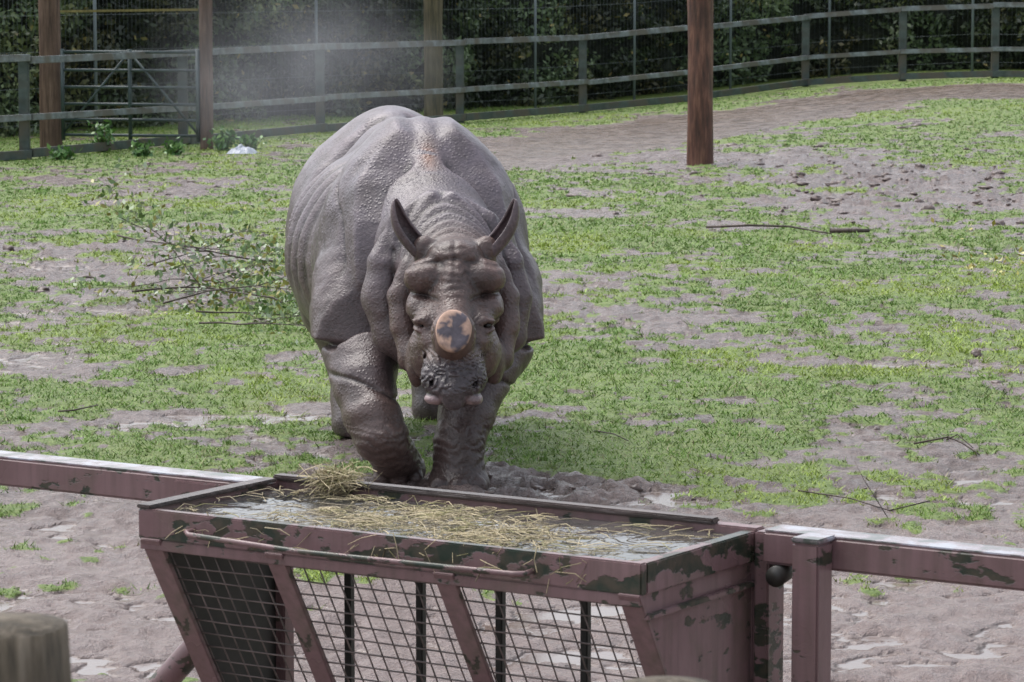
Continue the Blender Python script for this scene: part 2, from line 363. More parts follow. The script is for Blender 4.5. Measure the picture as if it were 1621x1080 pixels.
np_mesh("hedge_thicket",V.reshape(-1,3),np.stack([ii[:-1,:-1],ii[1:,:-1],ii[1:,1:],ii[:-1,1:]],-1).reshape(-1,4),m.m,smooth=True)
print("hedge",time.time()-T0)

# ------------------------------------------------------------------ mauve painted steel
def paint(name,chip=.60):
    p=NT(name); f=p.noise(7,5,.6,stretch=(1,1,2.2)); g=p.noise(22,4,.6); h=p.noise(2.0,4); st=p.noise(5,4,.6,stretch=(6,6,.5)); alg=p.noise(3.5,5,.7)
    base=p.ramp(h,[(.3,(.150,.086,.090,1)),(.7,(.245,.155,.162,1))])
    base=p.mix(p.ramp(st,[(.42,0),(.75,.6)]),base,(.10,.068,.060,1))
    base=p.mix(p.ramp(alg,[(.50,0),(.72,.55)]),base,(.085,.085,.050,1))
    ff=p.math('ADD',p.math('MULTIPLY',f,.8),p.math('MULTIPLY',g,.2)); mk=p.ramp(ff,[(chip-.012,0),(chip+.012,1)])
    base=p.mix(mk,base,p.ramp(g,[(.4,(.018,.032,.022,1)),(.65,(.065,.055,.04,1))]))
    p.set('Base Color',base); p.set('Roughness',p.ramp(h,[(.3,.2),(.7,.4)])); p.set('Normal',p.bump(p.math('SUBTRACT',g,mk),.35,.004)); return p.m
pk=paint("mauve_paint",.59); pk2=paint("mauve_paint_worn",.515)
wl=NT("wet_rail_paint"); f=wl.noise(9,5,.65,stretch=(1,1,1)); wl.set('Base Color',wl.ramp(f,[(.40,(.36,.37,.42,1)),(.50,(.26,.21,.23,1)),(.60,(.08,.09,.08,1))])); wl.set('Roughness',.18)
dk=NT("dark_steel"); f=dk.noise(8,4); dk.set('Base Color',dk.ramp(f,[(.3,(.010,.013,.011,1)),(.7,(.04,.038,.034,1))])); dk.set('Roughness',.5)
wire=NT("rusty_wire"); f=wire.noise(14,4); wire.set('Base Color',wire.ramp(f,[(.3,(.06,.05,.045,1)),(.7,(.19,.145,.135,1))])); wire.set('Roughness',.4)
ANG=math.atan2(-.538,.843)
tr=empty("hay_feeder_trough",(-1.054,9.233,0),ANG)
Lt,Dt=1.642,.668; H1=1.0; SL=.59
def front(z): return SL*(.925-z)
box("rim_front",tr,(0,0,.915),(Lt,.030,H1),pk2,.004)
box("rim_back",tr,(0,Dt-.05,.915),(Lt,Dt,H1+.004),pk,.004)
box("rim_left",tr,(0,.030,.915),(.035,Dt-.05,H1-.003),pk,.004)
box("rim_right",tr,(Lt-.04,.030,.915),(Lt,Dt-.05,H1-.003),pk2,.004)
slate=wood("wet_dark_board",(.03,.022,.02,1),(.07,.052,.048,1),(.17,.13,.125,1),.3,(1,9,9))
box("back_board",tr,(.02,Dt-.062,H1+.0045),(Lt-.13,Dt-.02,H1+.020),slate,.004)
box("left_board",tr,(-.006,.0,H1+.0005),(.044,Dt-.07,H1+.012),slate,.003)
box("tray_floor",tr,(.035,.030,.918),(Lt-.04,Dt-.05,.926),dk.m,0)
wm=NT("trough_water"); f=wm.noise(7,3,.5,dist=.6); f2=wm.noise(1.7,3)
wm.set('Base Color',wm.ramp(f2,[(.4,(.10,.09,.085,1)),(.6,(.035,.035,.035,1))])); wm.set('Roughness',.04); wm.set('Normal',wm.bump(f,.6,.02))
box("water",tr,(.0355,.0305,.93),(Lt-.0405,Dt-.0505,.982),wm.m,0)
def panel(name,u,th,zb,mat):
    V=[];zt=.914
    prof=[(front(zt)+.002,zt),(Dt-.002,zt),(Dt-.002,zb),(front(zb),zb)]
    for uu in (u,u+th):
        for v,z in prof: V.append((uu,v,z))
    Fs=[(0,1,2,3),(7,6,5,4)]+[(i,i+4,(i+1)%4+4,(i+1)%4) for i in range(4)]
    me=bpy.data.meshes.new(name); me.from_pydata(V,[],Fs); me.materials.append(mat); link(bpy.data.objects.new(name,me),tr)
ZB=.32
panel("end_panel_left",.012,.012,ZB,dk.m); panel("end_panel_right",Lt-.024,.012,ZB,pk)
panel("end_skin_left",.002,.009,ZB,pk)
box("end_lip_right",tr,(Lt-.012,.03,.848),(Lt+.006,Dt-.002,.862),pk2,.002)
def slope(u,z,o=0): return (u,front(z)-o,z)
def fbar(name,u,wd,mat,th=.012,z0=.918,z1=ZB,o=.004):
    beam(name,tr,slope(u,z0,o),slope(u,z1,o),wd,th,mat,.002,up=(0,1,SL))
fbar("corner_left",.045,.070,pk,.014); fbar("corner_right",Lt-.035,.065,pk,.014)
fbar("slat_a",.475,.062,pk,.014); fbar("slat_b",1.035,.065,pk,.014)
beam("sill_front",tr,(0.01,front(ZB),ZB),(Lt-.01,front(ZB),ZB),.05,.05,pk,.004)
box("under_lip",tr,(.004,.003,.885),(Lt-.004,.016,.9145),pk,.002)
for i,u in enumerate((.27,.525,.80,1.085,1.37)):
    box("rear_bar_%d"%i,tr,(u-.012,Dt-.035,ZB-.3),(u+.012,Dt-.011,.914),dk.m,.003)
box("rear_sill",tr,(.0,Dt-.05,ZB-.06),(Lt,Dt-.003,ZB-.01),pk,.004)
ch=[]
for u in np.arange(.03,Lt-.02,.052):
    j=random.uniform(-.004,.004); ch.append([slope(u+j,.912,-.012)+(.0024,),slope(u+random.uniform(-.004,.004),.6,-.010)+(.0024,),slope(u-j,ZB,-.012)+(.0024,)])
for z in np.arange(ZB,.91,.043):
    ch.append([slope(.02+1.6*t,z+random.uniform(-.0025,.0025),-.006)+(.0024,) for t in np.linspace(0,1,9)])
tubes("wire_mesh",tr,ch,wire.m,6)
tubes("handle_rod",tr,[[(.20,.0,.955,.008),(.20,-.035,.955,.008),(.215,-.045,.950,.008),(.6,-.05,.940,.008),(1.28,-.045,.945,.008),(1.31,-.035,.947,.008),(1.315,.0,.95,.008)]],pk2,8)
for i,u in enumerate((.03,Lt-.03)): box("leg_%d"%i,tr,(u-.025,Dt-.055,-.2),(u+.025,Dt-.004,.914),pk,.004)
tubes("brace_tube",tr,[[(-.02,.62,.73,.040),(-.80,.62,-.05,.040)]],pk2,16)
rf=empty("steel_rail_fence",(-1.054,9.233,0),ANG)
def rail(name,u0,u1,z):
    box(name,rf,(u0,Dt-.115,z-.092),(u1,Dt,z-.003),pk,.008,seg=3)
    box(name+"_wet_top",rf,(u0+.002,Dt-.109,z-.006),(u1-.002,Dt-.006,z),wl.m,.003)
rail("rail_left",-4.5,-.012,1.0); rail("rail_right",Lt+.052,6.2,1.014)
box("splice_plate",rf,(-.30,Dt-.128,.93),(-.02,Dt-.1155,.985),pk2,.003)
box("end_post",rf,(Lt+.006,Dt-.075,-.2),(Lt+.050,Dt+.02,1.0),pk2,.005)
box("front_post",rf,(Lt+.185,Dt-.20,-.2),(Lt+.265,Dt-.1155,1.004),pk,.006)
box("front_post_cap",rf,(Lt+.183,Dt-.202,1.0045),(Lt+.267,Dt-.100,1.018),wl.m,.004)
tubes("pipe_stub",rf,[[(Lt+.085,Dt-.02,.900,.028),(Lt+.10,Dt-.13,.892,.028)]],dk.m,14)
for i,u in enumerate((-1.9,-3.9,2.9+Lt,5+Lt)): box("post_%d"%i,rf,(u,Dt-.2,-.2),(u+.085,Dt-.1155,.93),pk,.006)
# straw
r=np.random.default_rng(5)
def straws(name,n,fn,mat,parent):
    V=[];Fs=[];C=[]
    for i in range(n):
        p,d,Ls=fn(); d=d/np.linalg.norm(d); side=np.cross(d,[0,0,1.]); side/=max(np.linalg.norm(side),1e-6); wv=r.uniform(.0008,.0018)
        bend=r.normal(0,.12,3)*Ls; bend[2]=abs(bend[2])*.6; b=len(V)
        for t in (0,.5,1):
            q=p+d*(t-.5)*Ls+bend*(1-(2*t-1)**2)
            V+= [q-side*wv,q+side*wv,q+np.array([0,0,wv*1.3])]
        for k in (0,3):
            for e in ((0,1),(1,2),(2,0)): Fs.append((b+k+e[0],b+k+e[1],b+k+3+e[1],b+k+3+e[0]))
        cc=np.array([.48,.40,.24])*r.uniform(.40,1.25)
        if r.random()<.22: cc=np.array([.24,.22,.09])
        C+= [cc]*9
    return np_mesh(name,np.array(V),np.array(Fs),mat,colors=np.array(C),parent=parent)
sm=NT("straw"); sm.set('Base Color',sm.attr("col").outputs['Color']); sm.set('Roughness',.5)
def f_tray():
    while True:
        u=r.uniform(.05,Lt-.06); v=r.uniform(.04,Dt-.07)
        dn=.06+1.0*math.exp(-((u-.66-.5*(v-.3))/.20)**2-((v-.36)/.20)**2)+.8*math.exp(-((u-1.05)/.22)**2-((v-.20)/.16)**2)+.6*math.exp(-((u-.30)/.2)**2-((v-.57)/.05)**2)
        if r.random()<dn*.8 and vn(u/.05,v/.05,3)*.9+.25>r.random(): break
    a=r.random()*6.28; return np.array([u,v,.9835+abs(r.normal(0,.004))]),np.array([math.cos(a),math.sin(a),r.normal(0,.03)]),r.uniform(.03,.14)
straws("straw_on_water",900,f_tray,sm.m,tr)
def f_tuft():
    a=r.random()*6.28; q=r.normal(0,1,3)*np.array([.033,.028,.014]); return np.array([.26,Dt-.08,1.025])+q,np.array([math.cos(a),math.sin(a)*.7,r.normal(0,.5)]),r.uniform(.04,.13)
straws("straw_tuft",300,f_tuft,sm.m,tr)
def f_hang():
    u=r.uniform(.1,Lt-.1); return np.array([u,r.normal(0,.01),.985-r.random()*.05]),np.array([r.normal(),r.normal()*.2-.1,-abs(r.normal())*.8]),r.uniform(.04,.1)
straws("straw_hanging",60,f_hang,sm.m,tr)
nw=wood("grey_post_timber",(.030,.025,.016,1),(.11,.088,.06,1),(.25,.21,.16,1),.8,(14,14,1.5))
pole("round_fence_post",-.672,4.25,.108,1.655,nw,12,z0=0)
pole("round_fence_post",.215,4.5,.072,1.522,nw,13,z0=0)
print("setting",time.time()-T0)

# ------------------------------------------------------------------ RHINOCEROS
def sst(x): x=np.clip(x,0,1); return x*x*(3-2*x)
def warp(y): return -.15*sst((y+.3)/.8)-.13*np.maximum(0,y-.5)
def grid1(parts):
    o=[parts[0][0]]
    for a,b,s in parts:
        n=max(1,int(round((b-a)/s))); o+=list(np.linspace(a,b,n+1)[1:])
    return np.array(o,dtype=np.float32)
gx=grid1([(-.78,-.32,.010),(-.32,.32,.0062),(.32,.78,.010)])
gy=grid1([(-.98,-.1,.0065),(-.1,1.0,.010),(1.0,3.2,.024)])
gz=grid1([(-.03,.48,.010),(.48,1.30,.0065),(1.30,1.88,.011)])
FLD=np.full((len(gx),len(gy),len(gz)),1.0,dtype=np.float32)
def sl(g,a,b): return slice(max(0,np.searchsorted(g,a)-1),min(len(g),np.searchsorted(g,b)+1))
def comb(S,d,k,sub):
    f=FLD[S]
    if sub: f=-f
    h=np.clip(.5+.5*(f-d)/k,0,1)
    o=f*(1-h)+d*h-k*h*(1-h)
    FLD[S]=-o if sub else o
def rotm(r): 
    from mathutils import Euler
    return np.array(Euler(r).to_matrix())
def E(c,r,k=.05,m=False,raw=False,rot=None,sub=False):
    cs=[c]+([(-c[0],c[1],c[2])] if m else [])
    for i,q in enumerate(cs):
        x,y,z=q
        if raw: x=x-float(warp(np.float64(y)))
        R=max(r) if rot else None; ext=(R,R,R) if rot else r; mg=k+.02
        S=(sl(gx,x-ext[0]-mg,x+ext[0]+mg),sl(gy,y-ext[1]-mg,y+ext[1]+mg),sl(gz,z-ext[2]-mg,z+ext[2]+mg))
        X=gx[S[0]][:,None,None]-x;Yq=gy[S[1]][None,:,None]-y;Z=gz[S[2]][None,None,:]-z
        if rot:
            rr=rot if i==0 else (rot[0],-rot[1],-rot[2]); M=rotm(rr).T
            X,Yq,Z=(M[0,0]*X+M[0,1]*Yq+M[0,2]*Z,M[1,0]*X+M[1,1]*Yq+M[1,2]*Z,M[2,0]*X+M[2,1]*Yq+M[2,2]*Z)
        k0=np.sqrt((X/r[0])**2+(Yq/r[1])**2+(Z/r[2])**2); k1=np.sqrt((X/r[0]**2)**2+(Yq/r[1]**2)**2+(Z/r[2]**2)**2)+1e-6
        d=k0*(k0-1)/k1
        comb(S,d.astype(np.float32),k,sub)
def C(pts,k=.05,m=False,raw=False,sub=False):
    for sgn in ((1,-1) if m else (1,)):
        P=[]
        for x,y,z,rd in pts:
            x*=sgn
            if raw: x=x-float(warp(np.float64(y)))
            P.append((np.array([x,y,z]),rd))
        rm=max(p[1] for p in P)+k+.02; A=np.array([p[0] for p in P]); lo=A.min(0)-rm; hi=A.max(0)+rm
        S=(sl(gx,lo[0],hi[0]),sl(gy,lo[1],hi[1]),sl(gz,lo[2],hi[2]))
        X=gx[S[0]][:,None,None];Yq=gy[S[1]][None,:,None];Z=gz[S[2]][None,None,:]; best=None
        for (a,ra),(b,rb) in zip(P[:-1],P[1:]):
            ab=b-a; t=np.clip(((X-a[0])*ab[0]+(Yq-a[1])*ab[1]+(Z-a[2])*ab[2])/(ab@ab),0,1)
            d=np.sqrt((X-a[0]-t*ab[0])**2+(Yq-a[1]-t*ab[1])**2+(Z-a[2]-t*ab[2])**2)-(ra+(rb-ra)*t)
            if best is None: best=d
            else:
                kk=.03; h=np.clip(.5+.5*(best-d)/kk,0,1); best=best*(1-h)+d*h-kk*h*(1-h)
        comb(S,best.astype(np.float32),k,sub)
# trunk
E((0,1.75,1.00),(.63,1.10,.60),.1); E((0,2.45,1.12),(.58,.60,.58),.15); E((0,2.40,1.42),(.26,.50,.35),.15)
E((0,.85,1.08),(.49,.56,.56),.12); E((0,.80,1.40),(.22,.42,.39),.15); C([(0,1.0,1.50,.16),(0,2.2,1.52,.16)],.15)
E((0,.45,.90),(.33,.38,.30),.1)
C([(-.28,2.45,1.0,.30),(-.32,2.0,.70,.22),(-.27,2.15,.40,.13),(-.25,2.02,.20,.12),(-.25,1.92,.07,.13)],.06)
C([(.28,2.5,1.0,.30),(.32,2.3,.68,.22),(.27,2.62,.40,.13),(.25,2.60,.20,.12),(.25,2.55,.07,.13)],.06)
# front legs: image-left leg swinging forward, wrist flexed, hoof trailing; image-right leg planted
C([(-.45,.55,.95,.23),(-.475,.27,.66,.185),(-.450,.05,.50,.158)],.06,raw=True)
C([(-.450,.05,.50,.158),(-.405,-.08,.38,.138),(-.365,-.13,.29,.128),(-.315,.02,.18,.112),(-.290,.10,.12,.114)],.012,raw=True)
E((-.285,.11,.095),(.132,.115,.095),.02,raw=True,rot=(.55,0,.1))
for dx,dy in ((-.085,.035),(0,.005),(.08,.03)): E((-.285+dx,dy,.055),(.042,.035,.048),.010,raw=True)
C([(.14,.5,.95,.23),(.185,.3,.68,.180),(.12,.15,.54,.150)],.06,raw=True)
C([(.12,.15,.54,.150),(.050,.02,.38,.130),(.015,-.05,.25,.118),(.010,-.08,.10,.124)],.012,raw=True)
E((.012,-.10,.055),(.146,.150,.085),.03,raw=True)
for dx,dy in ((-.09,-.20),(0,-.240),(.09,-.20)): E((.012+dx,dy,.045),(.048,.035,.055),.010,raw=True)
# lower corners of the shoulder shields
E((-.540,.45,.735),(.120,.24,.090),.012,raw=True,rot=(0,.25,0)); E((.245,.45,.740),(.105,.24,.090),.02,raw=True,rot=(0,-.15,0))
# neck
C([(0,.65,1.27,.41),(0,.2,1.13,.325),(0,-.2,1.05,.225)],.09)
# collar folds
C([(.05,.10,1.41,.05),(.20,.06,1.30,.060),(.300,.02,1.12,.070),(.325,-.01,.94,.080),(.285,-.05,.77,.080),(.16,-.08,.66,.07),(0,-.09,.63,.065)],.010,m=True)
C([(.20,-.15,1.12,.045),(.250,-.18,.97,.055),(.245,-.22,.83,.060),(.205,-.27,.69,.065),(.10,-.31,.61,.055),(0,-.32,.61,.05)],.010,m=True)
# head
C([(0,-.26,1.07,.18),(0,-.46,.93,.150),(0,-.64,.74,.120)],.05)
E((0,-.39,1.175),(.130,.12,.090),.04)
E((.135,-.420,1.085),(.115,.110,.088),.022,m=True,rot=(0,.25,0))
E((0,-.50,1.02),(.070,.09,.15),.05)
E((.165,-.40,.945),(.066,.13,.085),.030,m=True)
E((.128,-.53,.890),(.055,.11,.065),.035,m=True)
E((.112,-.58,.80),(.055,.09,.07),.035,m=True)
E((.122,-.45,.74),(.092,.17,.14),.03,m=True)
E((.185,-.33,.67),(.050,.09,.12),.012,m=True)
C([(0,-.56,.97,.070),(0,-.73,.82,.080)],.05)
E((0,-.76,.85),(.105,.085,.115),.025)
E((0,-.69,.665),(.152,.145,.13),.045)
E((.095,-.755,.645),(.055,.055,.060),.035,m=True)
E((0,-.775,.610),(.118,.095,.070),.04); E((0,-.838,.565),(.055,.036,.062),.03)
E((.088,-.775,.552),(.050,.060,.030),.012,m=True)
E((0,-.67,.545),(.100,.12,.045),.012)
E((.150,-.285,1.205),(.055,.055,.065),.03,m=True)
E((.102,-.820,.628),(.024,.028,.009),.008,m=True,sub=True,rot=(0,-.75,.4))
E((.156,-.610,.874),(.022,.045,.009),.008,m=True,sub=True)
E((.155,-.595,.897),(.046,.038,.014),.012,m=True,rot=(0,.25,.6)); E((.153,-.598,.852),(.042,.034,.011),.012,m=True,rot=(0,-.2,.6))
# surface detail
I=np.argwhere(np.abs(FLD)<.08); ix,iy,iz=I[:,0],I[:,1],I[:,2]
px,py_,pz=gx[ix].astype(float),gy[iy].astype(float),gz[iz].astype(float); ax=np.abs(px)
amp=np.zeros(len(px)); g_=lambda t,w:np.exp(-(t/w)**2)
wob=.03*(fbm(pz/.25,px/.4,201,2)-.5)
yf=np.interp(pz,[.6,.72,1.0,1.3,1.55,1.8],[.30,.20,.17,.25,.42,.56])+wob; yr=np.interp(pz,[.6,.8,1.1,1.4,1.8],[.85,.93,.98,.98,.95])+wob
low=.672+.04*np.sin(py_*6)
legm=ss(low-.010,low+.010,pz)
ins=ss(-.008,.035,py_-yf)*ss(-.015,.035,yr-py_)*legm*ss(.04,.16,ax)
amp+=.056*ins
amp-=.062*g_(py_-yf+.036,.024)*ss(.66,.72,pz)*ss(.05,.14,ax)*ss(-.1,.02,py_)
amp-=.066*g_(py_-yr-.03,.032)*ss(.55,.7,pz)*ss(.03,.12,ax)
amp-=.036*g_(pz-low+.020,.016)*ss(.1,.2,py_)*ss(1.1,.9,py_)
amp-=.020*g_(py_-yf-.20-.08*np.sin(pz*5),.018)*ss(.95,1.1,pz)*ss(1.55,1.4,pz)*ss(.1,.2,ax)
yl_=2.05+.12*(pz-1.1); amp-=.035*g_(py_-yl_,.035)*ss(.6,.8,pz)*ss(.02,.1,ax)
amp+=.014*np.sin(py_*2*np.pi/.15+pz*1.5)*ss(1.15,1.3,py_)*ss(2.0,1.85,py_)*ss(.25,.4,ax)*ss(.75,.95,pz)
q=py_+.35*(ax)**1.3-.4*(pz-1.3)
amp+=.0070*np.sin(q*2*np.pi/.050)*ss(-.30,-.22,py_)*ss(.16,.02,py_)*ss(1.12,1.2,pz)
nse=fbm(px/.05+py_*9,pz/.05,131,2)-.5; ns2=fbm(px/.016+py_*22,pz/.016,137,2)-.5; ns3=fbm(px/.10+py_*5,pz/.10,139,2)-.5
head=ss(-.30,-.42,py_)
mw=ss(-.58,-.66,py_)*ss(.80,.74,pz)*ss(.57,.61,pz)
amp+=.0055*np.sin((pz+3.2*ax*ax*np.sign(.66-pz)+.12*nse)*2*np.pi/.026)*mw
amp+=.006*nse*head+.0040*ns2*head+.010*ns3*head
re=np.sqrt((ax-.150)**2+((pz-.872)*1.15)**2); amp+=.0025*np.sin(re*2*np.pi/.020+5*nse)*ss(.12,.06,re)*ss(.04,.055,re)*ss(-.46,-.52,py_)
amp-=.015*g_(pz-.997-.16*(ax-.1),.012)*ss(.05,.1,ax)*ss(-.36,-.42,py_)
amp-=.010*g_(pz-.880-.5*(ax-.18),.009)*ss(.17,.20,ax)*ss(-.3,-.36,py_)
amp-=.008*g_(ax,.012)*ss(1.06,1.10,pz)*ss(-.4,-.45,py_)
amp+=.0028*np.sin(pz*2*np.pi/.036+5*nse)*g_(ax,.07)*ss(.98,1.05,pz)*ss(-.42,-.47,py_)
amp-=.008*g_(pz-1.178+.2*ax,.009)*ss(-.33,-.39,py_)
cl_=ss(.18,.24,ax)*ss(.14,.05,py_)*ss(-.32,-.24,py_)*ss(.58,.66,pz)*ss(1.25,1.15,pz)
amp+=.006*nse*cl_+.014*ns3*cl_
amp+=.0040*np.sin(pz*2*np.pi/.045+12*nse)*ss(.40,.32,pz)*ss(.09,.14,pz)*ss(.4,.2,py_)
amp-=.014*g_(pz-.50-.06*np.sin(px*9),.012)*ss(.5,.3,py_)*ss(.1,.2,ax)
amp+=.024*(fbm(py_/.20,pz/.20,141,3)-.5)*ss(.1,.25,ax)+.008*(fbm(py_/.06,pz/.06,143,2)-.5)*ss(.1,.25,ax)
FLD[ix,iy,iz]-=amp.astype(np.float32)
FLD=np.maximum(FLD,-(gz[None,None,:]-.0))
FLD[0]=FLD[-1]=1; FLD[:,0]=1; FLD[:,-1]=1; FLD[:,:,0]=1; FLD[:,:,-1]=1
S=FLD<0
cnt=sum(S[a:S.shape[0]-1+a,b:S.shape[1]-1+b,c_:S.shape[2]-1+c_].astype(np.int8) for a in (0,1) for b in (0,1) for c_ in (0,1))
act=(cnt>0)&(cnt<8); ci=np.argwhere(act); vid=np.full(act.shape,-1,np.int32); vid[act]=np.arange(len(ci))
acc=np.zeros((len(ci),3)); ac=np.zeros(len(ci)); GG=(gx,gy,gz)
for axis in range(3):
    o1,o2=[a for a in range(3) if a!=axis]
    for a in (0,1):
        for b in (0,1):
            p0=ci.copy(); p0[:,o1]+=a; p0[:,o2]+=b; p1=p0.copy(); p1[:,axis]+=1
            f0=FLD[p0[:,0],p0[:,1],p0[:,2]]; f1=FLD[p1[:,0],p1[:,1],p1[:,2]]; mk=(f0<0)!=(f1<0)
            t=np.where(mk,f0/np.where(mk,f0-f1,1),0)
            pos=np.stack([GG[i][p0[:,i]] for i in range(3)],-1).astype(float)
            pos[:,axis]+=t*(GG[axis][p1[:,axis]]-GG[axis][p0[:,axis]])
            acc+=pos*mk[:,None]; ac+=mk
V=acc/ac[:,None]
Fq=[]
for axis in range(3):
    s0=[slice(None)]*3;s1=[slice(None)]*3;s0[axis]=slice(0,-1);s1[axis]=slice(1,None)
    A0=S[tuple(s0)];A1=S[tuple(s1)]; e=np.argwhere(A0!=A1); o1,o2=[(1,2),(2,0),(0,1)][axis]
    ok=(e[:,o1]>0)&(e[:,o2]>0)&(e[:,o1]<act.shape[o1])&(e[:,o2]<act.shape[o2]); e=e[ok]
    def cell(da,db):
        q=e.copy(); q[:,o1]-=da; q[:,o2]-=db; return vid[q[:,0],q[:,1],q[:,2]]
    qd=np.stack([cell(1,1),cell(0,1),cell(0,0),cell(1,0)],-1)
    fl=A0[e[:,0],e[:,1],e[:,2]]; qd=np.where(fl[:,None],qd,qd[:,::-1]); Fq.append(qd)
Fq=np.concatenate(Fq)
ed=np.concatenate([Fq[:,[0,1]],Fq[:,[1,2]],Fq[:,[2,3]],Fq[:,[3,0]]])
dg=np.maximum(np.bincount(ed[:,0],minlength=len(V)).astype(float),1)
def lap(P,f=.5):
    o=np.stack([np.bincount(ed[:,0],weights=P[ed[:,1],a],minlength=len(P)) for a in range(3)],-1)
    return P*(1-f)+f*o/dg[:,None]
for it in range(2): V=lap(V)
# concavity: fold shadows painted into the skin colour, ridges painted lighter
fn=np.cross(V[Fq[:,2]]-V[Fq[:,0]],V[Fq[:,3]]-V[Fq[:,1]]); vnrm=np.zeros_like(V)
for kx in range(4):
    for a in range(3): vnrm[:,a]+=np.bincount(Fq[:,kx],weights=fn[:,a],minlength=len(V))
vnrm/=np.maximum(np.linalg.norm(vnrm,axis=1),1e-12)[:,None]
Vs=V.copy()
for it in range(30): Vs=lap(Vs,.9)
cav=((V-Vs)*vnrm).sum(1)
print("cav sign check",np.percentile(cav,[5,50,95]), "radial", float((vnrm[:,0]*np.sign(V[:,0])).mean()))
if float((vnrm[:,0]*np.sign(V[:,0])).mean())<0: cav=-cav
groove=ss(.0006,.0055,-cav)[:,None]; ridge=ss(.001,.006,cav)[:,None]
vx,vy,vz=V[:,0].copy(),V[:,1].copy(),V[:,2].copy(); va=np.abs(vx)
def L3(r,g,b): return np.array(lin(r,g,b)[:3])
nz=fbm(vy/.25+vx,vz/.25,151,4)[:,None]; nf=fbm(vy/.04+vx*8,vz/.04,161,3)[:,None]; nm=fbm(vy/.10+vx*3,vz/.10,163,3)[:,None]
c=L3(100,93,100)*np.ones((len(V),1))
c=c*(.50+1.0*nz)
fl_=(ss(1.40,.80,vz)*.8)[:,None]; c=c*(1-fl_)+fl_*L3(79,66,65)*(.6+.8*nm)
hd=ss(-.05,-.30,vy)[:,None]; c=c*(1-hd)+hd*(L3(88,71,67)*(.50+.5*nf+.5*nm))
fc=(ss(.10,.03,va)*ss(-.45,-.52,vy)*ss(.84,.9,vz)*ss(1.1,1.0,vz))[:,None]; c=c*(1-.5*fc)+.5*fc*L3(116,90,80)
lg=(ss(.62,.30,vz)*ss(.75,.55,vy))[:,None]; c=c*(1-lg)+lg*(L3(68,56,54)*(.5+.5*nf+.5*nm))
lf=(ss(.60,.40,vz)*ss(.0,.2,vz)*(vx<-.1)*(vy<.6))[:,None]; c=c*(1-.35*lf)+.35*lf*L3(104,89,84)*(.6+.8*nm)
mz=(ss(-.60,-.68,vy)*ss(.76,.70,vz))[:,None]; c=c*(1-mz)+mz*(L3(66,60,64)*(.7+.6*nf))
lp=(ss(.580,.564,vz)*ss(-.72,-.77,vy)*ss(.045,.07,va)*ss(.525,.535,vz))[:,None]; c=c*(1-lp*.75)+.75*lp*L3(160,138,140)
og=(np.exp(-((vx+.0)/.040)**2-((vy-.40)/.10)**2)*(vz>1.3))[:,None]; c=c*(1-.75*og*(nf>.42))+.75*og*(nf>.42)*L3(132,88,62)
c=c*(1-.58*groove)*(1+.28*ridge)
V[:,0]=vx+warp(vy)
m=NT("rhino_skin"); a=m.attr("col").outputs['Color']; n1=m.noise(7,5,.6); n2=m.noise(60,4,.6); n5=m.noise(2.2,3); n6=m.noise(3.2,5,.65,stretch=(1,1,.5))
vo=m.n.new('ShaderNodeTexVoronoi'); vo.inputs['Scale'].default_value=58; m.l(m.coord(),vo.inputs['Vector'])
ve=m.n.new('ShaderNodeTexVoronoi'); ve.feature='DISTANCE_TO_EDGE'; ve.inputs['Scale'].default_value=34
vm=m.n.new('ShaderNodeVectorMath'); vm.operation='MULTIPLY_ADD'; 
nc_=m.n.new('ShaderNodeTexNoise'); nc_.inputs['Scale'].default_value=9; m.l(m.coord(),nc_.inputs['Vector'])
m.l(nc_.outputs['Color'],vm.inputs[0]); vm.inputs[1].default_value=(.14,.14,.14); m.l(m.coord(),vm.inputs[2]); m.l(vm.outputs[0],ve.inputs['Vector'])
crk=m.math('MULTIPLY',m.ramp(ve.outputs['Distance'],[(0,0),(.12,1)]),m.ramp(n5,[(.4,.18),(.6,.05)]))
bs=m.mix(m.ramp(n1,[(.36,0),(.66,.45)]),a,m.mix(.6,a,(.105,.078,.068,1)))
bs=m.mix(m.ramp(n6,[(.50,0),(.62,.5)]),bs,(.060,.047,.044,1))
bs=m.mix(.55,bs,m.ramp(n2,[(.3,(.5,.5,.5,1)),(.7,(1.25,1.2,1.2,1))]),'MULTIPLY')
m.set('Base Color',bs); m.set('Roughness',m.ramp(n1,[(.3,.27),(.7,.46)]))
tub=m.math('MULTIPLY',m.ramp(vo.outputs['Distance'],[(0,1),(.5,0)]),m.ramp(n5,[(.4,.15),(.6,.6)]))
hh=m.math('ADD',tub,m.math('MULTIPLY',n2,.6)); hh=m.math('ADD',hh,m.math('MULTIPLY',n1,1.4)); hh=m.math('ADD',hh,crk)
m.set('Normal',m.bump(hh,.50,.009))
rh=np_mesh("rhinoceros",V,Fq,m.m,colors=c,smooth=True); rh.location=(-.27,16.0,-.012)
skin=m.m
print("rhino verts",len(V),time.time()-T0)
